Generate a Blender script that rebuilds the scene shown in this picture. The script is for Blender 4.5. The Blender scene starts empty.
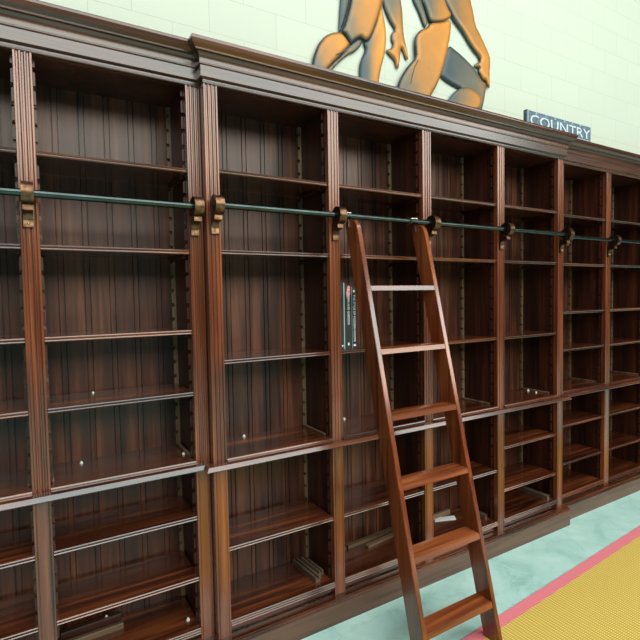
import bpy, bmesh, math, random
from mathutils import Vector, Matrix
from mathutils.geometry import delaunay_2d_cdt
random.seed(7)
C = bpy.context.scene.collection
SC = bpy.context.scene

# ---------------------------------------------------------------- camera
cam_d = bpy.data.cameras.new('camera'); cam = bpy.data.objects.new('camera', cam_d); C.objects.link(cam)
cam_d.sensor_fit = 'HORIZONTAL'; cam_d.sensor_width = 36.0; cam_d.lens = 485.55 / 640 * 36.0
cam_d.clip_start = 0.05; cam_d.clip_end = 100
_f = Vector((0.50964283, 0.8591348, -0.04638511)); _r = Vector((0.85950584, -0.51081905, -0.01770918)); _u = Vector((0.03890898, 0.03084292, 0.99876664))
cam.matrix_world = Matrix(((_r.x, _u.x, -_f.x, -0.67156812), (_r.y, _u.y, -_f.y, -1.9904148), (_r.z, _u.z, -_f.z, 1.60056552), (0, 0, 0, 1)))
SC.camera = cam

# ---------------------------------------------------------------- world and light
SC.view_settings.view_transform = 'Standard'; SC.view_settings.look = 'None'
SC.view_settings.gamma = 1.0; SC.view_settings.use_curve_mapping = False
SC.view_settings.exposure = 0.0
w = bpy.data.worlds.new('world'); SC.world = w; w.use_nodes = True
bg = w.node_tree.nodes['Background']; bg.inputs[0].default_value = (0.86, 0.97, 0.93, 1); bg.inputs[1].default_value = 0.07

def area(name, loc, target, sx, sy, power, col):
    d = bpy.data.lights.new(name, 'AREA'); d.shape = 'RECTANGLE'; d.size = sx; d.size_y = sy; d.energy = power; d.color = col
    o = bpy.data.objects.new(name, d); C.objects.link(o); o.location = loc
    o.rotation_euler = (Vector(target) - Vector(loc)).to_track_quat('-Z', 'Y').to_euler(); return o
area('daylight_window', (4.0, -8.5, 5.15), (4.0, 0, 3.2), 18.0, 2.2, 820, (1.0, 0.93, 0.78))
area('clerestory_window', (4.0, -8.5, 7.15), (4.0, 0, 5.0), 18.0, 1.5, 600, (0.78, 0.98, 1.0))
area('skylight', (1.0, -3.4, 6.5), (1.0, -3.2, 0), 7.0, 3.0, 350, (1.0, 0.98, 0.93))

# ---------------------------------------------------------------- materials
def mat(name):
    m = bpy.data.materials.new(name); m.use_nodes = True
    nt = m.node_tree; b = nt.nodes['Principled BSDF']; return m, nt, b
def nd(nt, t, **kw):
    n = nt.nodes.new(t)
    for k, v in kw.items(): setattr(n, k, v)
    return n
def ramp(nt, stops):
    r = nd(nt, 'ShaderNodeValToRGB'); e = r.color_ramp.elements
    while len(e) < len(stops): e.new(0.5)
    for i, (p, c) in enumerate(stops): e[i].position = p; e[i].color = (*c, 1)
    return r
def wood(name, dark, mid, light, axis='Z', rough=0.3, coat=0.4, scale=1.0):
    m, nt, b = mat(name); L = nt.links
    tc = nd(nt, 'ShaderNodeTexCoord'); oi = nd(nt, 'ShaderNodeObjectInfo')
    mp = nd(nt, 'ShaderNodeMapping'); s = [38 * scale] * 3; s['XYZ'.index(axis)] = 1.6 * scale; mp.inputs['Scale'].default_value = s
    mul = nd(nt, 'ShaderNodeVectorMath', operation='SCALE'); mul.inputs[0].default_value = (3.1, 5.7, 8.3)
    L.new(oi.outputs['Random'], mul.inputs['Scale'])
    add = nd(nt, 'ShaderNodeVectorMath', operation='ADD'); L.new(tc.outputs['Object'], add.inputs[0]); L.new(mul.outputs[0], add.inputs[1])
    L.new(add.outputs[0], mp.inputs['Vector'])
    n1 = nd(nt, 'ShaderNodeTexNoise'); n1.inputs['Scale'].default_value = 1.0; n1.inputs['Detail'].default_value = 5; n1.inputs['Distortion'].default_value = 0.6
    L.new(mp.outputs[0], n1.inputs['Vector'])
    mp2 = nd(nt, 'ShaderNodeMapping'); s2 = [7 * scale] * 3; s2['XYZ'.index(axis)] = 0.7 * scale; mp2.inputs['Scale'].default_value = s2
    L.new(add.outputs[0], mp2.inputs['Vector'])
    n2 = nd(nt, 'ShaderNodeTexNoise'); n2.inputs['Scale'].default_value = 1.0; n2.inputs['Detail'].default_value = 3; n2.inputs['Distortion'].default_value = 1.2
    L.new(mp2.outputs[0], n2.inputs['Vector'])
    mx = nd(nt, 'ShaderNodeMath', operation='MULTIPLY_ADD'); mx.inputs[1].default_value = 0.55
    m2 = nd(nt, 'ShaderNodeMath', operation='MULTIPLY'); m2.inputs[1].default_value = 0.45
    L.new(n2.outputs[0], m2.inputs[0]); L.new(n1.outputs[0], mx.inputs[0]); L.new(m2.outputs[0], mx.inputs[2])
    r = ramp(nt, [(0.36, dark), (0.5, mid), (0.66, light)]); L.new(mx.outputs[0], r.inputs[0]); L.new(r.outputs[0], b.inputs['Base Color'])
    bp = nd(nt, 'ShaderNodeBump'); bp.inputs['Strength'].default_value = 0.12; bp.inputs['Distance'].default_value = 0.002
    L.new(n1.outputs[0], bp.inputs['Height']); L.new(bp.outputs[0], b.inputs['Normal'])
    b.inputs['Roughness'].default_value = rough; b.inputs['Coat Weight'].default_value = coat; b.inputs['Coat Roughness'].default_value = 0.16
    return m
D1, D2, D3 = (0.014, 0.003, 0.0015), (0.062, 0.015, 0.006), (0.19, 0.052, 0.017)
W_V = wood('mahogany_vertical', D1, D2, D3, 'Z')
W_X = wood('mahogany_long', D1, D2, D3, 'X', 0.24, 0.75)
W_Y = wood('mahogany_deep', D1, D2, D3, 'Y')
STILE = wood('mahogany_stile', (0.045, 0.011, 0.005), (0.145, 0.038, 0.014), (0.26, 0.078, 0.030), 'Z', 0.24, 0.8)
BACK = wood('mahogany_beadboard', (0.012, 0.004, 0.0025), (0.062, 0.019, 0.009), (0.16, 0.056, 0.026), 'Z', 0.42, 0.12)
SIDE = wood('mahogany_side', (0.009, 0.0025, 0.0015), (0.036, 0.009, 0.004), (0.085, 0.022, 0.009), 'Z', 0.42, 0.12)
STRIP = wood('standard_strip', (0.07, 0.042, 0.024), (0.17, 0.11, 0.066), (0.27, 0.18, 0.11), 'Z', 0.45, 0.1)
LAD = wood('ladder_rail_wood', (0.07, 0.015, 0.006), (0.18, 0.042, 0.013), (0.30, 0.082, 0.026), 'Z', 0.20, 0.7, 0.8)
LADX = wood('ladder_rung_wood', (0.06, 0.013, 0.005), (0.20, 0.050, 0.015), (0.36, 0.115, 0.035), 'X', 0.22, 0.65, 0.8)
TAN = wood('loose_wood', (0.06, 0.035, 0.018), (0.12, 0.075, 0.04), (0.20, 0.13, 0.07), 'X', 0.5, 0.1)
DARKW = wood('loose_dark_wood', (0.02, 0.008, 0.006), (0.05, 0.018, 0.012), (0.10, 0.035, 0.022), 'X', 0.35, 0.3)
CORNW = wood('mahogany_cornice', (0.020, 0.006, 0.003), (0.055, 0.018, 0.009), (0.11, 0.040, 0.018), 'X', 0.26, 0.55)
PLINW = wood('plinth_wood', (0.065, 0.028, 0.016), (0.115, 0.052, 0.030), (0.16, 0.078, 0.046), 'X', 0.38, 0.25)
def plain(name, col, rough=0.5, metal=0.0, noise=0.0, ns=30):
    m, nt, b = mat(name); b.inputs['Base Color'].default_value = (*col, 1); b.inputs['Roughness'].default_value = rough; b.inputs['Metallic'].default_value = metal
    if noise:
        n = nd(nt, 'ShaderNodeTexNoise'); n.inputs['Scale'].default_value = ns; tc = nd(nt, 'ShaderNodeTexCoord'); nt.links.new(tc.outputs['Object'], n.inputs[0])
        r = ramp(nt, [(0.35, tuple(c * (1 - noise) for c in col)), (0.65, tuple(min(1, c * (1 + noise)) for c in col))]); nt.links.new(n.outputs[0], r.inputs[0]); nt.links.new(r.outputs[0], b.inputs['Base Color'])
    return m
BRONZE = plain('antique_bronze', (0.15, 0.085, 0.05), 0.38, 1.0, 0.4, 60)
SCREW = plain('brass_screw', (0.85, 0.68, 0.35), 0.2, 1.0)
ROD = plain('dark_steel_rod', (0.055, 0.075, 0.072), 0.24, 1.0, 0.15, 12)
STEEL = plain('bright_steel', (0.75, 0.76, 0.74), 0.25, 1.0)
WHITE = plain('white_plastic', (0.8, 0.82, 0.8), 0.4)
PAPER = plain('white_paper', (0.72, 0.76, 0.76), 0.7)
BK_GREY = plain('book_teal_black', (0.008, 0.020, 0.021), 0.6)
BK_PALE = plain('book_pale_jacket', (0.30, 0.40, 0.40), 0.4)
BK_BLACK = plain('book_black', (0.006, 0.008, 0.009), 0.6)
BK_PINK = plain('book_pink_print', (0.62, 0.16, 0.17), 0.4, 0, 0.4, 120)
PAGES = plain('book_pages', (0.62, 0.60, 0.54), 0.8)
INK_W = plain('white_print', (0.78, 0.80, 0.80), 0.5)

# painted block wall
WALL, nt, b = mat('painted_block_wall'); L = nt.links
tc = nd(nt, 'ShaderNodeTexCoord'); sp = nd(nt, 'ShaderNodeSeparateXYZ'); cb = nd(nt, 'ShaderNodeCombineXYZ'); L.new(tc.outputs['Object'], sp.inputs[0])
ax = nd(nt, 'ShaderNodeMath', operation='ADD'); ax.inputs[1].default_value = 9.774; az = nd(nt, 'ShaderNodeMath', operation='ADD'); az.inputs[1].default_value = 0.005 - 0.012
L.new(sp.outputs['X'], ax.inputs[0]); L.new(sp.outputs['Z'], az.inputs[0]); L.new(ax.outputs[0], cb.inputs[0]); L.new(az.outputs[0], cb.inputs[1])
br = nd(nt, 'ShaderNodeTexBrick'); br.offset = 0.5; L.new(cb.outputs[0], br.inputs['Vector'])
for k, v in {'Scale': 1.0, 'Mortar Size': 0.0025, 'Mortar Smooth': 0.5, 'Brick Width': 0.36, 'Row Height': 0.181}.items(): br.inputs[k].default_value = v
br.inputs['Color1'].default_value = (0.495, 0.56, 0.475, 1); br.inputs['Color2'].default_value = (0.51, 0.575, 0.485, 1); br.inputs['Mortar'].default_value = (0.42, 0.475, 0.405, 1)
n = nd(nt, 'ShaderNodeTexNoise'); n.inputs['Scale'].default_value = 90; n.inputs['Detail'].default_value = 4; L.new(tc.outputs['Object'], n.inputs[0])
bp = nd(nt, 'ShaderNodeBump'); bp.inputs['Strength'].default_value = 0.25; bp.inputs['Distance'].default_value = 0.003
h = nd(nt, 'ShaderNodeMath', operation='MULTIPLY_ADD'); h.inputs[1].default_value = -1.0; L.new(br.outputs['Fac'], h.inputs[0]); L.new(n.outputs[0], h.inputs[2]); L.new(h.outputs[0], bp.inputs['Height'])
L.new(br.outputs['Color'], b.inputs['Base Color']); L.new(bp.outputs[0], b.inputs['Normal']); b.inputs['Roughness'].default_value = 0.6
# mint painted concrete
FLOOR, nt, b = mat('mint_concrete'); L = nt.links; tc = nd(nt, 'ShaderNodeTexCoord')
n = nd(nt, 'ShaderNodeTexNoise'); n.inputs['Scale'].default_value = 4.5; n.inputs['Detail'].default_value = 8; n.inputs['Distortion'].default_value = 0.5; n.inputs['Roughness'].default_value = 0.65; L.new(tc.outputs['Object'], n.inputs[0])
r = ramp(nt, [(0.33, (0.33, 0.58, 0.53)), (0.48, (0.43, 0.70, 0.65)), (0.60, (0.49, 0.75, 0.70)), (0.75, (0.62, 0.82, 0.78))]); L.new(n.outputs[0], r.inputs[0])
vo = nd(nt, 'ShaderNodeTexVoronoi', feature='DISTANCE_TO_EDGE'); vo.inputs['Scale'].default_value = 2.6
wn = nd(nt, 'ShaderNodeVectorMath', operation='MULTIPLY_ADD'); wn.inputs[1].default_value = (0.35, 0.35, 0); L.new(n.outputs['Color'], wn.inputs[0]); L.new(tc.outputs['Object'], wn.inputs[2]); L.new(wn.outputs[0], vo.inputs['Vector'])
cr = ramp(nt, [(0.0, (0.80, 0.86, 0.84)), (0.012, (1, 1, 1))]); L.new(vo.outputs['Distance'], cr.inputs[0])
mm = nd(nt, 'ShaderNodeMix', data_type='RGBA', blend_type='MULTIPLY'); mm.inputs[0].default_value = 1.0; L.new(r.outputs[0], mm.inputs[6]); L.new(cr.outputs[0], mm.inputs[7]); L.new(mm.outputs[2], b.inputs['Base Color']); b.inputs['Roughness'].default_value = 0.42
# woven rug
def weave(name, c1, c2, sx, sy):
    m, nt, b = mat(name); L = nt.links; tc = nd(nt, 'ShaderNodeTexCoord'); out = []
    for d, s in (('X', sx), ('Y', sy)):
        wv = nd(nt, 'ShaderNodeTexWave', bands_direction=d); wv.inputs['Scale'].default_value = s; wv.inputs['Distortion'].default_value = 0.6; wv.inputs['Detail'].default_value = 1; L.new(tc.outputs['Object'], wv.inputs[0]); out.append(wv)
    mn = nd(nt, 'ShaderNodeMath', operation='MULTIPLY'); L.new(out[0].outputs['Fac'], mn.inputs[0]); L.new(out[1].outputs['Fac'], mn.inputs[1])
    r = ramp(nt, [(0.0, c1), (0.45, c2)]); L.new(mn.outputs[0], r.inputs[0]); L.new(r.outputs[0], b.inputs['Base Color'])
    bp = nd(nt, 'ShaderNodeBump'); bp.inputs['Strength'].default_value = 0.6; bp.inputs['Distance'].default_value = 0.003; L.new(mn.outputs[0], bp.inputs['Height']); L.new(bp.outputs[0], b.inputs['Normal'])
    b.inputs['Roughness'].default_value = 0.85; return m
RUG = weave('yellow_weave', (0.50, 0.33, 0.05), (0.86, 0.66, 0.17), 16, 34)
RUGP = weave('pink_weave', (0.74, 0.17, 0.21), (0.86, 0.28, 0.33), 30, 30)
# beaten copper with slate patina; attribute 'rim' is the distance in from each plate's outline, the patina follows its rim and one side
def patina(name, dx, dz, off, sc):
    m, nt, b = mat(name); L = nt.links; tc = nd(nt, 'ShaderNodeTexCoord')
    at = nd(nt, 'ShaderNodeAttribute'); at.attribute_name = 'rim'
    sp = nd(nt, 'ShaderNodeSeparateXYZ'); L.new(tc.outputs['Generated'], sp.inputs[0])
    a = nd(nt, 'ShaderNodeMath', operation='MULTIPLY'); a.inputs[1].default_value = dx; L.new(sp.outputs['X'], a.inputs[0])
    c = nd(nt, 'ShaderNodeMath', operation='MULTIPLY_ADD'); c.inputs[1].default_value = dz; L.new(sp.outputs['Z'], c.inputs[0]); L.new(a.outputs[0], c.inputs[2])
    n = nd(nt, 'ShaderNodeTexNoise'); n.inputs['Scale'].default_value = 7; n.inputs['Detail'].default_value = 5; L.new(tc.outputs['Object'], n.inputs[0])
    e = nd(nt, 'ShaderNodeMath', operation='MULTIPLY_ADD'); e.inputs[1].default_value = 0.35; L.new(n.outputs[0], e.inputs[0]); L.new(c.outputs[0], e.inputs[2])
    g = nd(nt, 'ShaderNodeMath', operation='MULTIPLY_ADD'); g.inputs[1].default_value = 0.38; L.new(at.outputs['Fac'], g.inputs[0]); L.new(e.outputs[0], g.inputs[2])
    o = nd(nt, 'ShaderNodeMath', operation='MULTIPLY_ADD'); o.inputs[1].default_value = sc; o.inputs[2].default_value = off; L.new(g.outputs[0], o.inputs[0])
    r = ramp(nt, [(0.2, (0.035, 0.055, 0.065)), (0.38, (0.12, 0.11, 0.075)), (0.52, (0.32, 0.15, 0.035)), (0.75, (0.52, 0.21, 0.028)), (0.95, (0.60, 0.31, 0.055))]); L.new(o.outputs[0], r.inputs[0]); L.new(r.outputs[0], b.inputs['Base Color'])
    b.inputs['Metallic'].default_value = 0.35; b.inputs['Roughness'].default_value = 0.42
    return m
SIGN = plain('slate_blue_sign', (0.075, 0.12, 0.17), 0.5, 0, 0.25, 40)
SIGNL = plain('pale_sign_paint', (0.50, 0.62, 0.66), 0.5, 0, 0.2, 60)

# ---------------------------------------------------------------- helpers
OFF = {}
def thing(name, label, cat, loc, group=None):
    o = bpy.data.objects.new(name, None); C.objects.link(o); o.location = loc; o.empty_display_size = 0.1
    o['label'] = label; o['category'] = cat
    if group: o['group'] = group
    OFF[o] = Vector(loc); return o
def tag(o, label, cat, group=None):
    o['label'] = label; o['category'] = cat
    if group: o['group'] = group
    return o
class MB:
    """collects shapes given in room coordinates, becomes ONE mesh object"""
    def __init__(s): s.bm = bmesh.new()
    def box(s, x0, x1, y0, y1, z0, z1, bev=0.0):
        r = bmesh.ops.create_cube(s.bm, size=1.0, matrix=Matrix.Translation(((x0+x1)/2, (y0+y1)/2, (z0+z1)/2)) @ Matrix.Diagonal((x1-x0, y1-y0, z1-z0, 1)))
        if bev:
            es = list({e for v in r['verts'] for e in v.link_edges}); bmesh.ops.bevel(s.bm, geom=es, offset=bev, segments=2, profile=0.7, affect='EDGES')
        return s
    def prism(s, poly, a0, a1, axis):
        """poly in the two other axes (in order), extruded along axis"""
        def P(p, a): return {'X': (a, p[0], p[1]), 'Y': (p[0], a, p[1]), 'Z': (p[0], p[1], a)}[axis]
        A = [s.bm.verts.new(P(p, a0)) for p in poly]; B = [s.bm.verts.new(P(p, a1)) for p in poly]; n = len(poly)
        s.bm.faces.new(A[::-1]); s.bm.faces.new(B)
        for i in range(n): s.bm.faces.new((A[i], A[(i+1) % n], B[(i+1) % n], B[i]))
        return s
    def sweep(s, rings):
        R = [[s.bm.verts.new(p) for p in r] for r in rings]; n = len(R[0])
        for a, b_ in zip(R, R[1:]):
            for i in range(n): s.bm.faces.new((a[i], a[(i+1) % n], b_[(i+1) % n], b_[i]))
        s.bm.faces.new(R[0][::-1]); s.bm.faces.new(R[-1]); return s
    def cyl(s, p0, p1, r, seg=20, r2=None):
        p0, p1 = Vector(p0), Vector(p1); d = p1 - p0
        bmesh.ops.create_cone(s.bm, cap_ends=True, segments=seg, radius1=r, radius2=r if r2 is None else r2, depth=d.length,
            matrix=Matrix.Translation((p0+p1)/2) @ d.to_track_quat('Z', 'Y').to_matrix().to_4x4()); return s
    def build(s, name, m, parent=None, smooth=False, origin=None):
        bm = s.bm; bmesh.ops.recalc_face_normals(bm, faces=bm.faces)
        off = OFF[parent] if parent is not None else (Vector(origin) if origin else None)
        if off is None:
            vs = [v.co for v in bm.verts]; off = Vector(((min(v.x for v in vs)+max(v.x for v in vs))/2, (min(v.y for v in vs)+max(v.y for v in vs))/2, min(v.z for v in vs)))
        for v in bm.verts: v.co -= off
        me = bpy.data.meshes.new(name); bm.to_mesh(me); bm.free()
        for x in (m if isinstance(m, (list, tuple)) else [m]): me.materials.append(x)
        o = bpy.data.objects.new(name, me); C.objects.link(o)
        if parent is not None: o.parent = parent; OFF[o] = OFF[parent]
        else: o.location = off; OFF[o] = off
        if smooth:
            for p in me.polygons: p.use_smooth = True
            try: me.set_sharp_from_angle(angle=math.radians(35))
            except Exception: pass
        return o

# ---------------------------------------------------------------- setting
def struct(o): o['kind'] = 'structure'; return o
struct(MB().box(-7, 12, -11, 0.5, -0.1, 0).build('floor', FLOOR, origin=(0, 0, 0)))
struct(MB().box(-7, 12, 0.36, 0.5, 0, 6.5).build('wall_back', WALL, origin=(0, 0, 0)))

# ---------------------------------------------------------------- bookcases
BASE_TOP, LEDGE, TOP = 0.123, 0.897, 2.507
def fluted(x, y, z0, z1, w=0.03):
    """fluted stile: three round-bottomed grooves in its face"""
    p = [(x - w, y + 0.0305), (x - w, y + 0.001), (x - w + 0.0015, y)]
    for c in (-0.0165, 0.0, 0.0165):
        for k in range(7):
            t = -1 + k / 3.0; p.append((x + c + t * 0.0062, y + 0.0055 * math.sqrt(max(0, 1 - t * t))))
    p += [(x + w - 0.0015, y), (x + w, y + 0.001), (x + w, y + 0.0305)]
    return MB().prism(p, z0, z1, 'Z')
def plain_stile(x, y, z0, z1, w=0.03):
    p = [(x - w, y + 0.0305), (x - w, y + 0.001), (x - w + 0.0015, y)]
    for c in (-0.021, 0.021):
        for k in range(5):
            t = -1 + k / 2.0; p.append((x + c + t * 0.0025, y + 0.003 * math.sqrt(max(0, 1 - t * t))))
    p += [(x + w - 0.0015, y), (x + w, y + 0.001), (x + w, y + 0.0305)]
    return MB().prism(p, z0, z1, 'Z')
def shelf(x0, x1, y0, y1, z):
    p = [(y1, z), (y1, z - 0.02), (y0 + 0.007, z - 0.02), (y0 + 0.002, z - 0.0185), (y0, z - 0.016), (y0 + 0.002, z - 0.0125), (y0 + 0.006, z - 0.0112), (y0 + 0.006, z - 0.0092),
         (y0 + 0.002, z - 0.008), (y0, z - 0.0045), (y0 + 0.002, z - 0.0012), (y0 + 0.006, z)]
    return MB().prism(p, x0, x1, 'X')
def beadboard(x0, x1, y, z0, z1, ph):
    p = [(x0, y + 0.012)]; p.append((x0, y)); g = 0.0045; d = 0.006
    x = ph + math.ceil((x0 + 0.02 - ph) / 0.1) * 0.1
    while x < x1 - 0.02:
        for s in (-0.011, 0.011): p += [(x + s - g / 2, y), (x + s - g / 4, y + d), (x + s + g / 4, y + d), (x + s + g / 2, y)]
        x += 0.1
    p += [(x1, y), (x1, y + 0.012)]
    return MB().prism(p, z0, z1, 'Z')
def ratchet(xin, xout, y0, y1, z0, z1):
    """toothed shelf standard: teeth cut into the edge that faces into the bay"""
    s = 1 if xin > xout else -1
    pts = [(xout, z0)]; q = [(xout, z1)]; z = z0; t = 0.067; e = []
    while z + t < z1:
        e += [(xin, z), (xin, z + t - 0.020), (xin - s * 0.0115, z + t - 0.014), (xin - s * 0.0115, z + t)]; z += t
    e += [(xin, z), (xin, z1)]
    return MB().prism([(xout, z0)] + e + [(xout, z1)], y0, y1, 'Y')
# moulding profiles: (how far out, height)
CORN = [(-0.012, 2.490), (0.0, 2.490), (0.002, 2.493), (0.001, 2.499), (0.001, 2.506), (0.007, 2.509), (0.013, 2.5135), (0.013, 2.557), (0.019, 2.560), (0.0195, 2.564), (0.0175, 2.566),
        (0.0172, 2.577), (0.0185, 2.588), (0.022, 2.597), (0.028, 2.604), (0.0395, 2.605), (0.0405, 2.611), (0.055, 2.6225), (0.0565, 2.629), (0.060, 2.634), (0.060, 2.646), (0.058, 2.649), (-0.012, 2.650)]
NOSE = [(-0.02, 0.866), (0.006, 0.866), (0.010, 0.870), (0.022, 0.871), (0.030, 0.873), (0.0395, 0.876), (0.041, 0.879), (0.0320, 0.8955), (0.028, 0.897), (-0.02, 0.897)]
PLIN = [(-0.012, 0.0), (0.036, 0.0), (0.036, 0.0978), (-0.012, 0.0978)]
PCAP = [(-0.012, 0.098), (0.036, 0.098), (0.0405, 0.101), (0.041, 0.1045), (0.0345, 0.117), (0.030, 0.1185), (0.029, 0.123), (-0.012, 0.123)]
def mould(x0, x1, y, prof, ends, r=0.05):
    """ends 'return' turns back at both ends (the projecting centre); 'left'/'right' = the mitre where a wing meets the centre"""
    mb = MB()
    if ends == 'return':
        mb.sweep([[(x0 - p, y + r - p, z) for p, z in prof], [(x0 - p, y - p, z) for p, z in prof], [(x1 + p, y - p, z) for p, z in prof], [(x1 + p, y + r - p, z) for p, z in prof]])
    else:
        mb.sweep([[(x0 + (p if ends == 'left' else 0), y - p, z) for p, z in prof], [(x1 - (p if ends == 'right' else 0), y - p, z) for p, z in prof]])
    return mb

def bookcase(name, label, x0, xs, x1, y, ends, uppers, lowers, floor_z, ph):
    """xs = stile centres; uppers / lowers = shelf heights of each bay; y = face plane"""
    t = thing(name, label, 'bookcase', ((x0 + x1) / 2, y + 0.15, 0)); yb = y + 0.29
    mould(x0, x1, y, CORN, ends).build('cornice', CORNW, t, smooth=True)
    MB().box(x0, x1, y + 0.012, yb + 0.012, 2.60, 2.645).build('top_board', W_X, t)
    mould(x0, x1, y, NOSE, ends).build('ledge_moulding', W_X, t, smooth=True)
    MB().box(x0, x1, y + 0.02, yb, 0.875, 0.8965).build('ledge_board', W_X, t)
    mould(x0, x1, y, PLIN, ends).build('plinth', PLINW, t, smooth=True)
    mould(x0, x1, y, PCAP, ends).build('plinth_cap', W_X, t, smooth=True)
    n = len(xs)
    MB().box(x0, x1, y + 0.0205, y + 0.03, 2.4905, 2.598).build('head_board', W_X, t)
    for i, x in enumerate(xs):
        fluted(x, y, LEDGE, 2.4895).build('fluted_stile', STILE, t)
        plain_stile(x, y, BASE_TOP, 0.868).build('lower_stile', STILE, t)
        for a, b_ in ((LEDGE, 2.60), (BASE_TOP, 0.875)):
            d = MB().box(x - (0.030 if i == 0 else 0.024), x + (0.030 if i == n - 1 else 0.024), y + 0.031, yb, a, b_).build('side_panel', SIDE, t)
            zt = 2.489 if a > 0.5 else 0.862; zb = 0.916 if a > 0.5 else floor_z + 0.002
            for s in (-1, 1):
                if (i == 0 and s < 0) or (i == n - 1 and s > 0): continue
                xin, xo = x + s * 0.044, x + s * 0.0245
                ratchet(xin, xo, yb - 0.018, yb - 0.002, zb, zt).build('shelf_standard', STRIP, d)
                ratchet(xin - s * 0.006, xo, y + 0.042, y + 0.054, zb, zt).build('shelf_standard', SIDE, d)
    for i in range(n - 1):
        a, b_ = xs[i] + 0.0245, xs[i + 1] - 0.0245
        beadboard(a, b_, yb, LEDGE, 2.60, ph).build('back_panel', BACK, t)
        beadboard(a, b_, yb, BASE_TOP, 0.875, ph).build('back_panel', BACK, t)
        c, d = xs[i] + 0.0302, xs[i + 1] - 0.0302
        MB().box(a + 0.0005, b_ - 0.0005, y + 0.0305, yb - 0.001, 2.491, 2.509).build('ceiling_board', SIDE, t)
        # stepped sill boards at the foot of both halves
        MB().prism([(yb - 0.001, 0.913), (yb - 0.001, LEDGE), (y - 0.010, LEDGE), (y - 0.012, 0.899), (y - 0.009, 0.9035), (y - 0.005, 0.904), (y - 0.003, 0.906), (y - 0.001, 0.9105), (y + 0.003, 0.913)], c, d, 'X').build('bottom_board', W_X, t)
        z = floor_z; q = [(yb - 0.001, z), (yb - 0.001, z - 0.030), (y + 0.012, z - 0.030)]
        for k in (2, 1, 0):                                             # three small beads one above the other
            yk = y + 0.001 - 0.0025 * k; q += [(yk + 0.005, z - 0.009 * k - 0.009), (yk + 0.001, z - 0.009 * k - 0.0078), (yk, z - 0.009 * k - 0.0055), (yk + 0.0025, z - 0.009 * k - 0.0012), (yk + 0.005, z - 0.009 * k)]
        MB().prism(q, c, d, 'X').build('bottom_board', W_X, t)
        MB().box(c, d, y + 0.022, y + 0.034, BASE_TOP, z - 0.027).build('toe_strip', W_X, t)
        for z in uppers[i] + lowers[i]:
            shelf(c + 0.001, d - 0.001, y + 0.004, yb - 0.02, z).build('shelf', W_X, t)
            for xe in (c + 0.001, d - 0.016): MB().box(xe, xe + 0.015, y + 0.056, yb - 0.021, z - 0.032, z - 0.0205, 0.002).build('shelf_cleat', SIDE, t)
        for xe in (c + 0.0, d - 0.014):
            MB().box(xe, xe + 0.013, y + 0.056, yb - 0.021, 0.914, 0.924, 0.002).build('shelf_cleat', STRIP, t)
    return t
S1, S2, S3 = 2.15, 1.811, 1.339
wing_up, wing_lo = [2.149, 1.811, 1.473, 1.208], [0.668, 0.398]
bookcase('bookcase', 'recessed left wing of the dark mahogany wall bookcase, five upper tiers of shelves', -1.9, [-1.866, -1.266, -0.666, -0.0607], -0.0305, 0.05, 'right',
         [wing_up] * 3, [wing_lo] * 3, 0.172, -0.06)
bookcase('bookcase', 'projecting four bay centre of the mahogany wall bookcase, behind the leaning ladder', -0.03, [0, 0.6, 1.2, 1.8, 2.4], 2.43, 0.0, 'return',
         [[S1, S2, S3]] * 4, [[0.516], [0.516], [0.516], [0.648, 0.377]], 0.189, 0.06)
bookcase('bookcase', 'recessed right wing of the mahogany wall bookcase, past the far stile beyond the sign', 2.4305, [2.4607, 3.066, 3.666, 4.266], 4.3, 0.05, 'left',
         [wing_up] * 3, [wing_lo] * 3, 0.172, 0.0)

# ---------------------------------------------------------------- hanging rails with their brackets
def bracket(x, yf, ry, rz, parent):
    """ring round the rod, stepped neck, curved foot plate screwed on the stile"""
    mb = MB(); w = 0.019; R = 0.040
    pr = []
    for k in range(29):                      # ring outline opening into the foot, in Y-Z
        a = math.radians(-62 - k * (290 / 28.0)); pr.append((ry + R * math.cos(a), rz + R * math.sin(a)))
    foot = [(ry - 0.004, rz - 0.036), (ry - 0.008, rz - 0.044), (ry - 0.008, rz - 0.060), (ry + 0.004, rz - 0.062)]
    z = rz - 0.062
    cur = [(yf - 0.030 + 0.022 * math.sin(t * math.pi / 2), z - 0.002 - 0.024 * (1 - math.cos(t * math.pi / 2))) for t in (0, .25, .5, .75, 1)]
    foot += cur + [(yf - 0.010, rz - 0.092), (yf - 0.010, rz - 0.114), (yf - 0.0005, rz - 0.116), (yf - 0.0005, rz - 0.034)]
    foot = [(min(a, yf - 0.0005), b_) for a, b_ in foot]
    mb.prism([(min(a, yf - 0.0005), b_) for a, b_ in pr], x - w, x + w, 'X')
    mb.prism(foot, x - w * 0.85, x + w * 0.85, 'X')
    b_ = mb.build('rail_bracket', BRONZE, parent, smooth=True)
    MB().cyl((x, yf - 0.0102, rz - 0.100), (x, yf - 0.0135, rz - 0.100), 0.0055, 14, 0.0035).build('screw', SCREW, b_, smooth=True)
    return b_
def rail(label, xa, xb, yf, z, xs):
    t = thing('hanging_rail', label, 'ladder rail', ((xa + xb) / 2, yf - 0.045, z))
    MB().cyl((xa, yf - 0.045, z), (xb, yf - 0.045, z), 0.0135, 24).build('rail_rod', ROD, t, smooth=True)
    for x in xs: bracket(x, yf, yf - 0.045, z, t)
rail('black metal rail on the recessed left wing, ending in a bronze bracket', -1.86, -0.058, 0.05, 1.984, [-1.866, -1.266, -0.669, -0.068])
rail('black metal rail across the centre bays on bronze brackets, ladder hung from it', -0.02, 2.42, 0.0, 1.988, [0.002, 0.600, 1.200, 1.800, 2.400])
rail('black metal rail on the recessed right wing', 2.45, 4.28, 0.05, 1.984, [2.472, 3.066, 3.666, 4.266])

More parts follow.
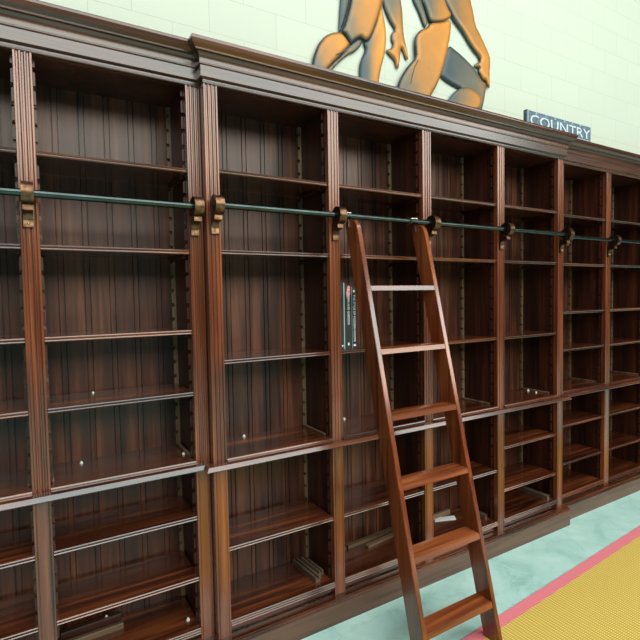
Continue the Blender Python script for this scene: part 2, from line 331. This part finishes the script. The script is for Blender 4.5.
# ---------------------------------------------------------------- ladder
lad = thing('library_ladder', 'brown wooden library ladder leaning on the black rail, foot on the rug', 'ladder', (0.889, -0.5, 0.006))
yf = lambda z: -0.164 - 0.2449 * (1.6525 - z)
def side_rail(x0, x1):
    zb = 0.0065; p = [(yf(zb), zb), (yf(zb) + 0.095, zb)]
    p.append((yf(1.945) + 0.095, 1.945))
    p += [(yf(1.962) + 0.088, 1.962), (yf(1.970) + 0.078, 1.970), (yf(1.973) + 0.062, 1.9735), (yf(1.973) + 0.045, 1.973), (yf(1.968) + 0.026, 1.968), (yf(1.957) + 0.012, 1.957), (yf(1.943) + 0.004, 1.943), (yf(1.925), 1.925)]
    mb = MB().prism(p, x0, x1, 'X'); bmesh.ops.bevel(mb.bm, geom=[e for e in mb.bm.edges if abs(e.verts[0].co.x - e.verts[1].co.x) < 1e-5], offset=0.002, segments=2, affect='EDGES')
    return mb.build('side_rail', LAD, lad, smooth=True)
for xa, xb in ((0.665, 0.690), (1.089, 1.114)):
    side_rail(xa, xb)
    mb = MB(); xc = xa - 0.050; y, z = -0.045, 1.988                     # collar on the rod with a thin arm to the side rail
    mb.cyl((xc - 0.009, y, z), (xc + 0.004, y, z), 0.0205, 20, 0.0150)
    mb.prism([(y - 0.006, z + 0.0140), (y + 0.006, z + 0.0140), (y + 0.006, z + 0.0165), (y - 0.006, z + 0.0165)], xc + 0.003, xa - 0.002, 'X')
    mb.prism([(y + 0.0140, z + 0.0140), (y + 0.0185, z + 0.0140), (y + 0.0185, z - 0.050), (y + 0.0140, z - 0.050)], xa - 0.005, xa - 0.0005, 'X')
    mb.build('rail_hook', STEEL, lad, smooth=True)
for k in range(6):
    z = 1.6525 - 0.292 * k; y = yf(z)
    MB().prism([(y + 0.001, z - 0.002), (y + 0.004, z), (y + 0.086, z), (y + 0.086, z - 0.024), (yf(z - 0.024) + 0.001, z - 0.024)], 0.6905, 1.0885, 'X').build('rung', LADX, lad, smooth=True)

# ---------------------------------------------------------------- rug
u = Vector((0.9973, 0.0732)); v = Vector((0.0732, -0.9973)); o0 = Vector((0.0, -0.509))
def rp(a, b_): q = o0 + u * a + v * b_; return (q.x, q.y)
t = thing('rug', 'woven yellow rug with a pink border on the mint green floor', 'rug', (2.0, -1.2, 0))
def quad(a0, a1, b0, b1, name, m, h): return MB().prism([rp(a0, b0), rp(a1, b0), rp(a1, b1), rp(a0, b1)], 0.0005, h, 'Z').build(name, m, t)
quad(0.062, 4.238, 0.062, 1.9, 'woven_field', RUG, 0.0058)
mb = MB()
for a0, a1, b0, b1 in ((0, 4.3, 0, 0.0615), (0, 4.3, 1.9005, 1.96), (0, 0.0615, 0.0615, 1.9005), (4.2385, 4.3, 0.0615, 1.9005)): mb.prism([rp(a0, b0), rp(a1, b0), rp(a1, b1), rp(a0, b1)], 0.0005, 0.006, 'Z')
mb.build('border', RUGP, t)

# ---------------------------------------------------------------- lettering (text turned into mesh)
def text(s, size, m, parent, loc, rot, name='lettering', ext=0.0006, width=None):
    cu = bpy.data.curves.new(name, 'FONT'); cu.body = s; cu.size = size; cu.extrude = ext; cu.align_x = 'LEFT'; cu.resolution_u = 3
    tmp = bpy.data.objects.new('tmp', cu); C.objects.link(tmp); bpy.context.view_layer.update()
    me = bpy.data.meshes.new_from_object(tmp.evaluated_get(bpy.context.evaluated_depsgraph_get())); bpy.data.objects.remove(tmp)
    if width:
        w = max(q.co.x for q in me.vertices) - min(q.co.x for q in me.vertices)
        for q in me.vertices: q.co.x *= width / w
    me.materials.clear(); me.materials.append(m)
    M = Matrix.Translation(Vector(loc) - OFF[parent]) @ rot
    me.transform(M); o = bpy.data.objects.new(name, me); C.objects.link(o); o.parent = parent; return o
FRONT = Matrix.Rotation(math.radians(90), 4, 'X')                       # reads towards -Y
SPINE = FRONT @ Matrix.Rotation(math.radians(-90), 4, 'Z')              # runs down a spine

def book(label, x0, x1, z0, h, y0, y1, cover):
    t = thing('book', label, 'book', ((x0 + x1) / 2, (y0 + y1) / 2, z0), 'books standing on the middle shelf')
    p = [(x0, y1), (x0, y0 + 0.002), (x0 + 0.002, y0), (x1 - 0.002, y0), (x1, y0 + 0.002), (x1, y1), (x1 - 0.002, y1), (x1 - 0.002, y0 + 0.004), (x0 + 0.002, y0 + 0.004), (x0 + 0.002, y1)]
    MB().prism(p, z0, z0 + h, 'Z').build('cover', cover, t)
    MB().box(x0 + 0.0022, x1 - 0.0022, y0 + 0.0045, y1 - 0.004, z0 + 0.003, z0 + h - 0.003).build('pages', PAGES, t)
    return t
z = S3 + 0.0005
b1 = book('thin dark book with a pale spine edge, first from the fluted stile', 0.633, 0.659, z, 0.333, 0.012, 0.20, BK_GREY)
MB().box(0.6525, 0.6585, 0.0108, 0.0118, z + 0.002, z + 0.331).build('spine_stripe', BK_PALE, b1)
MB().box(0.640, 0.648, 0.0108, 0.0118, z + 0.016, z + 0.024).build('spine_mark', INK_W, b1)
b2 = book('dark book with pink flowers and white title on its spine, middle of three', 0.6605, 0.698, z, 0.322, 0.012, 0.20, BK_GREY)
MB().prism([(0.6685, z + 0.262), (0.673, z + 0.238), (0.6775, z + 0.245), (0.680, z + 0.225), (0.687, z + 0.240), (0.693, z + 0.262), (0.693, z + 0.296), (0.686, z + 0.301), (0.676, z + 0.296), (0.672, z + 0.280)], 0.0112, 0.0118, 'Y').build('flower_print', BK_PINK, b2).location.z += 0.016
text('FLOWERS AND GARDENS', 0.017, INK_W, b2, (0.6755, 0.0105, z + 0.300), SPINE, width=0.175)
MB().box(0.676, 0.684, 0.0108, 0.0118, z + 0.020, z + 0.034).build('spine_mark', INK_W, b2)
b3 = book('black book with small white capitals down its spine, right of three', 0.6995, 0.732, z, 0.312, 0.012, 0.20, BK_BLACK)
MB().box(0.7005, 0.7025, 0.0108, 0.0118, z + 0.002, z + 0.310).build('spine_stripe', BK_PALE, b3)
text('THE STYLE OF MODERN ROOMS', 0.017, INK_W, b3, (0.7105, 0.0108, z + 0.272), SPINE, width=0.235)
MB().box(0.7095, 0.723, 0.0108, 0.0118, z + 0.014, z + 0.024).build('spine_mark', INK_W, b3)
MB().box(0.7105, 0.719, 0.0108, 0.0118, z + 0.284, z + 0.295).build('spine_mark', PAGES, b3)

# ---------------------------------------------------------------- sign on the cornice
sg = thing('sign', 'slate blue sign block with pale raised capitals on top of the cornice', 'sign', (2.37, 0.03, 2.65))
MB().box(2.042, 2.742, 0.0, 0.026, 2.6505, 2.757, 0.004).build('sign_board', SIGN, sg)
mb = MB()
for a in ((2.048, 2.736, 2.654, 2.657), (2.048, 2.736, 2.7505, 2.7535), (2.048, 2.052, 2.654, 2.7535), (2.732, 2.736, 2.654, 2.7535)): mb.box(a[0], a[1], -0.003, 0.001, a[2], a[3])
mb.build('border', SIGNL, sg)
text('COUNTRY', 0.092, SIGNL, sg, (2.066, -0.002, 2.666), FRONT, ext=0.002, width=0.65)
mb = MB()                                                                # scrolls round the capitals
for cx, cz, r in ((2.135, 2.742, .010), (2.235, 2.742, .008), (2.33, 2.743, .009), (2.43, 2.742, .008), (2.52, 2.743, .009), (2.61, 2.742, .008), (2.18, 2.664, .005), (2.29, 2.664, .005), (2.38, 2.664, .005)):
    pts = [(cx + r * (1 - a / 700) * math.cos(math.radians(a)), cz + r * .8 * (1 - a / 700) * math.sin(math.radians(a))) for a in range(0, 541, 30)]
    for p, q in zip(pts, pts[1:]): mb.cyl((p[0], -0.0005, p[1]), (q[0], -0.0005, q[1]), 0.0012, 6)
mb.build('scrollwork', SIGNL, sg)

# ---------------------------------------------------------------- wall sculptures: beaten metal plates
ART = {
    'A_shin': [(0.669, 2.811), (0.689, 2.867), (0.705, 2.923), (0.731, 2.983), (0.772, 3.035), (0.818, 3.066), (0.87, 3.083), (0.901, 3.072), (0.927, 3.046), (0.94, 3.028), (0.884, 2.965), (0.825, 2.904), (0.778, 2.847), (0.757, 2.813)],
    'A_foot': [(0.935, 3.024), (0.97, 3.057), (1.009, 3.086), (1.036, 3.077), (1.012, 3.034), (0.972, 2.998), (0.931, 2.976), (0.883, 2.934), (0.825, 2.872), (0.783, 2.819), (0.763, 2.816), (0.784, 2.861), (0.833, 2.909), (0.889, 2.968)],
    'A_thigh': [(0.968, 3.54), (0.964, 3.436), (0.947, 3.277), (0.93, 3.212), (0.903, 3.136), (0.877, 3.084), (0.907, 3.073), (0.943, 3.03), (0.973, 3.061), (1.009, 3.088), (1.039, 3.074), (1.07, 3.088), (1.105, 3.154), (1.14, 3.235), (1.165, 3.313), (1.167, 3.341), (1.19, 3.481), (1.181, 3.612)],
    'A_side': [(0.91, 3.521), (0.896, 3.364), (0.887, 3.26), (0.879, 3.19), (0.871, 3.085), (0.877, 3.086), (0.901, 3.136), (0.929, 3.212), (0.946, 3.277), (0.963, 3.436), (0.967, 3.54)],
    'A_leg': [(1.183, 3.612), (1.191, 3.482), (1.169, 3.341), (1.166, 3.313), (1.142, 3.235), (1.106, 3.155), (1.071, 3.088), (1.041, 3.071), (1.058, 3.036), (1.024, 2.975), (1.01, 2.928), (1.008, 2.805), (1.065, 2.79), (1.14, 2.804), (1.149, 2.887), (1.165, 2.954), (1.192, 3.032), (1.209, 3.127), (1.2, 3.215), (1.178, 3.29), (1.182, 3.345), (1.214, 3.489), (1.216, 3.623)],
    'A_arm': [(1.16, 3.615), (1.164, 3.447), (1.184, 3.345), (1.204, 3.297), (1.239, 3.242), (1.281, 3.204), (1.252, 3.18), (1.246, 3.145), (1.265, 3.112), (1.239, 3.082), (1.205, 3.068), (1.236, 3.042), (1.272, 3.025), (1.281, 2.989), (1.3, 2.973), (1.313, 3.051), (1.321, 3.109), (1.335, 3.099), (1.364, 3.047), (1.382, 3.054), (1.368, 3.109), (1.348, 3.171), (1.34, 3.224), (1.335, 3.323), (1.324, 3.386), (1.307, 3.49), (1.294, 3.661)],
    'B_side': [(1.36, 3.683), (1.388, 3.515), (1.424, 3.415), (1.47, 3.36), (1.515, 3.276), (1.542, 3.309), (1.519, 3.374), (1.489, 3.433), (1.472, 3.541), (1.466, 3.718)],
    'B_torso': [(1.467, 3.719), (1.473, 3.541), (1.49, 3.434), (1.524, 3.375), (1.552, 3.316), (1.636, 3.34), (1.702, 3.369), (1.746, 3.408), (1.706, 3.449), (1.68, 3.488), (1.679, 3.605), (1.705, 3.799)],
    'B_hip': [(1.43, 3.203), (1.468, 3.247), (1.52, 3.271), (1.552, 3.312), (1.636, 3.336), (1.732, 3.379), (1.726, 3.29), (1.707, 3.214), (1.675, 3.1), (1.641, 3.01), (1.6, 2.931), (1.543, 2.85), (1.518, 2.782), (1.409, 2.768), (1.269, 2.82), (1.287, 2.879), (1.31, 2.928), (1.367, 3.008), (1.431, 3.07), (1.423, 3.145)],
    'B_arm': [(1.708, 3.8), (1.684, 3.606), (1.684, 3.49), (1.712, 3.451), (1.749, 3.409), (1.778, 3.38), (1.838, 3.342), (1.89, 3.295), (1.943, 3.247), (2.016, 3.205), (2.007, 3.175), (1.957, 3.152), (1.961, 3.133), (2.007, 3.142), (1.997, 3.109), (2.034, 3.063), (2.064, 3.069), (2.094, 3.021), (2.109, 3.027), (2.102, 3.109), (2.113, 3.2), (2.106, 3.238), (2.035, 3.331), (1.962, 3.411), (1.944, 3.492), (1.918, 3.557), (1.892, 3.67), (1.893, 3.862)],
    'B_thigh': [(1.712, 3.225), (1.819, 3.193), (1.925, 3.145), (1.99, 3.105), (2.034, 3.059), (2.075, 3.053), (2.071, 2.989), (2.024, 2.829), (1.941, 2.827), (1.835, 2.964), (1.766, 2.971), (1.699, 2.987), (1.644, 3.011), (1.678, 3.101)],
    'B_calf': [(1.827, 2.97), (1.906, 2.99), (1.978, 2.973), (2.021, 2.938), (2.015, 2.89), (1.978, 2.846), (1.835, 2.821), (1.681, 2.817), (1.708, 2.864), (1.74, 2.906), (1.783, 2.944)],
}
def plate(key, m, parent, ybase, h, name):
    poly = [Vector(p) for p in ART[key]]
    # rounded outline (one corner-cutting pass)
    q = []
    for i in range(len(poly)):
        a, b_ = poly[i], poly[(i + 1) % len(poly)]; q += [a * .78 + b_ * .22, a * .22 + b_ * .78]
    n = len(q)
    def inside(x, z):
        c = False
        for i in range(n):
            a, b_ = q[i], q[i - 1]
            if (a.y > z) != (b_.y > z) and x < (b_.x - a.x) * (z - a.y) / (b_.y - a.y) + a.x: c = not c
        return c
    def dist(x, z):
        P = Vector((x, z)); best = 9
        for i in range(n):
            a, b_ = q[i], q[i - 1]; ab = b_ - a; t = max(0, min(1, (P - a).dot(ab) / max(1e-9, ab.length_squared))); best = min(best, (P - a - ab * t).length)
        return best
    pts = list(q); st = 0.010
    x0, x1 = min(p.x for p in q), max(p.x for p in q); z0, z1 = min(p.y for p in q), max(p.y for p in q)
    iz = 0; z = z0 + st / 2
    while z < z1:
        x = x0 + (st / 2 if iz % 2 else 0)
        while x < x1:
            if inside(x, z) and dist(x, z) > 0.004: pts.append(Vector((x, z)))
            x += st
        z += st * 0.87; iz += 1
    vs, es, fs, *_ = delaunay_2d_cdt(pts, [], [list(range(n))], 1, 1e-5)
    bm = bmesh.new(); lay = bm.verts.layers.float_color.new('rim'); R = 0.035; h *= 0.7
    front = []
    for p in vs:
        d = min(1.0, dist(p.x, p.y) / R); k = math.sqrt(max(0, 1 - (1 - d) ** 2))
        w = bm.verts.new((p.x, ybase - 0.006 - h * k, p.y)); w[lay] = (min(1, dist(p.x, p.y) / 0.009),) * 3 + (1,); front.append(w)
    for f in fs:
        try: bm.faces.new([front[i] for i in f])
        except ValueError: pass
    rim = [e for e in bm.edges if len(e.link_faces) == 1]
    r = bmesh.ops.extrude_edge_only(bm, edges=rim)
    nv = [g for g in r['geom'] if isinstance(g, bmesh.types.BMVert)]
    for w in nv: w.co.y = ybase
    loop = [e for e in bm.edges if len(e.link_faces) == 1]
    bmesh.ops.holes_fill(bm, edges=loop, sides=0)
    mb = MB(); mb.bm.free(); mb.bm = bm
    return mb.build(name, m, parent, smooth=True)
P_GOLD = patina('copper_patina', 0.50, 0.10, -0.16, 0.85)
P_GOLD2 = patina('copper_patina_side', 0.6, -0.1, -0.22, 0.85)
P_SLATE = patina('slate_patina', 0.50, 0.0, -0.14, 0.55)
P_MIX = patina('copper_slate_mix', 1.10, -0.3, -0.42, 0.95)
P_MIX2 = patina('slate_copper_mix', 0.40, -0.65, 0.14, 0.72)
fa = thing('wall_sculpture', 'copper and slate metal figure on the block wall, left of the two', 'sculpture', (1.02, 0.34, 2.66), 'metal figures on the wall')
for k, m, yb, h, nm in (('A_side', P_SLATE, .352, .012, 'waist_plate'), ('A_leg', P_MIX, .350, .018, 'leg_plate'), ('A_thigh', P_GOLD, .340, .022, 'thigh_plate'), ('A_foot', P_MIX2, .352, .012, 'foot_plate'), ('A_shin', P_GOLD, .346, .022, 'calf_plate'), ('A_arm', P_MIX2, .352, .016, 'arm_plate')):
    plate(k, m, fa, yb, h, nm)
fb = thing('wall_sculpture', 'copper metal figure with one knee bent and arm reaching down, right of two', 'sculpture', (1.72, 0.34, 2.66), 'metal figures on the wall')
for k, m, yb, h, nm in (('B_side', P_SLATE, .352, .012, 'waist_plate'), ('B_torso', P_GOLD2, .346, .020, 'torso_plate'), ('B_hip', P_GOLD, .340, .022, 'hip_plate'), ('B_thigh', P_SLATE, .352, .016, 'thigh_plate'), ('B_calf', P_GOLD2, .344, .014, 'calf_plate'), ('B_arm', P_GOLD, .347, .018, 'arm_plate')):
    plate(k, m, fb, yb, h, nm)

def crease(pts, y, parent):                                              # engraved dark line on a plate
    mb = MB()
    for (xa, za), (xb, zb) in zip(pts, pts[1:]): mb.cyl((xa, y, za), (xb, y, zb), 0.0035, 6)
    mb.build('crease', P_SLATE, parent, smooth=True)
crease([(1.436, 3.050), (1.404, 3.000), (1.385, 2.945), (1.372, 2.895)], .3195, fb)
crease([(0.930, 3.010), (0.885, 2.972), (0.835, 2.945)], .3265, fa)

# ---------------------------------------------------------------- loose things on the boards
def clip(x, y, z, label, s=1.0):
    mb = MB().cyl((x, y, z + 0.0005), (x, y, z + 0.006 * s), 0.0072 * s, 14, 0.006 * s); mb.cyl((x, y, z + 0.0055 * s), (x, y, z + 0.010 * s), 0.0036 * s, 10)
    tag(mb.build('shelf_clip', WHITE, smooth=True), label, 'shelf clip', 'white shelf clips lying on the boards')
clip(-0.459, 0.285, 1.208, 'tiny white shelf clip on the fourth shelf of the left wing', 0.8)
clip(-0.515, 0.285, 0.913, 'white shelf clip on the left wing ledge, at the photo edge')
clip(-0.115, 0.16, 0.913, 'white shelf clip on the left wing ledge, near its right stile', 0.9)
clip(0.215, 0.268, 0.913, 'white shelf clip at the back of the first centre bay, above the ledge', 1.1)
clip(0.815, 0.268, 0.913, 'white shelf clip at the back of the books bay, above the ledge', 1.1)
clip(2.335, 0.200, 0.913, 'white shelf clip in the last bay, the one further back', 1.2)
clip(2.318, 0.125, 0.913, 'white shelf clip in the last bay, the one nearer the front', 0.9)
clip(-0.125, 0.13, 0.172, 'white shelf clip on the bottom board of the left wing', 1.2)
def strip(label, a, b_, w, h, z, m, group, name='wood_strip', groove=True):
    """loose shelf standard lying flat: a U section with notches, from a to b_"""
    a, b_ = Vector((*a, 0)), Vector((*b_, 0)); d = b_ - a; Lh = d.length
    sec = [(-w/2, 0), (w/2, 0), (w/2, h), (w*.22, h), (w*.22, h*.55), (-w*.22, h*.55), (-w*.22, h), (-w/2, h)] if groove else [(-w/2, 0), (w/2, 0), (w/2, h*.9), (w*.45, h), (-w*.45, h), (-w/2, h*.9)]
    mb = MB().prism(sec, 0, Lh, 'Y'); ang = math.atan2(-d.x, d.y)
    mb.bm.transform(Matrix.Translation((a.x, a.y, z)) @ Matrix.Rotation(ang, 4, 'Z'))
    return tag(mb.build(name, m), label, 'wood strip', group)
G0 = 'loose wood strips on the bottom boards'; zf = 0.1895
STRIPY = wood('loose_strip_deep', (0.05, 0.03, 0.02), (0.13, 0.09, 0.06), (0.22, 0.16, 0.11), 'Y', 0.45, 0.15)
strip('grooved wood strip in the first centre bay, left of a pair', (0.498, 0.045), (0.482, 0.255), 0.030, 0.026, zf, STRIPY, G0)
strip('grooved wood strip in the first centre bay, right of a pair', (0.541, 0.085), (0.528, 0.255), 0.026, 0.026, zf, STRIPY, G0)
strip('long grooved wood strip at the back of the second centre bay', (0.80, 0.235), (1.15, 0.262), 0.022, 0.020, zf, TAN, G0)
strip('tan wood strip in front of another, second centre bay floor', (0.90, 0.185), (1.14, 0.215), 0.026, 0.014, zf, TAN, G0)
strip('short wood strip with end toward the stile, second centre bay', (0.66, 0.215), (0.785, 0.235), 0.022, 0.020, zf, TAN, G0)
strip('tan wood strip at the back of the third bay, behind white paper', (1.36, 0.235), (1.60, 0.245), 0.020, 0.030, zf, TAN, G0, groove=False)
strip('wood strip standing off the right side of the third bay floor', (1.733, 0.06), (1.723, 0.255), 0.020, 0.030, zf, STRIPY, G0)
strip('pale wood strip along the right side of the last bay floor', (2.318, 0.03), (2.312, 0.255), 0.026, 0.030, zf, STRIPY, G0)
strip('tan wood strip lying on the left wing bottom board, in front', (-0.62, 0.232), (-0.380, 0.240), 0.022, 0.024, 0.1725, TAN, G0, groove=False)
strip('dark wood strip with a white highlight on the left wing bottom board, behind', (-0.62, 0.272), (-0.385, 0.280), 0.022, 0.046, 0.1725, DARKW, G0, groove=False)
clip(-0.442, 0.278, 0.2190, 'white highlight of the dark wood strip built as a small piece, left wing bottom', 0.8)  # highlight of the dark strip, put in as a small white solid
pp = MB().prism([(1.440, 0.205), (1.572, 0.158), (1.600, 0.200), (1.468, 0.246)], 0.1895, 0.193, 'Z').build('paper_slip', PAPER)
tag(pp, 'white paper slip on the bottom board of the third bay, seen through the ladder', 'paper')
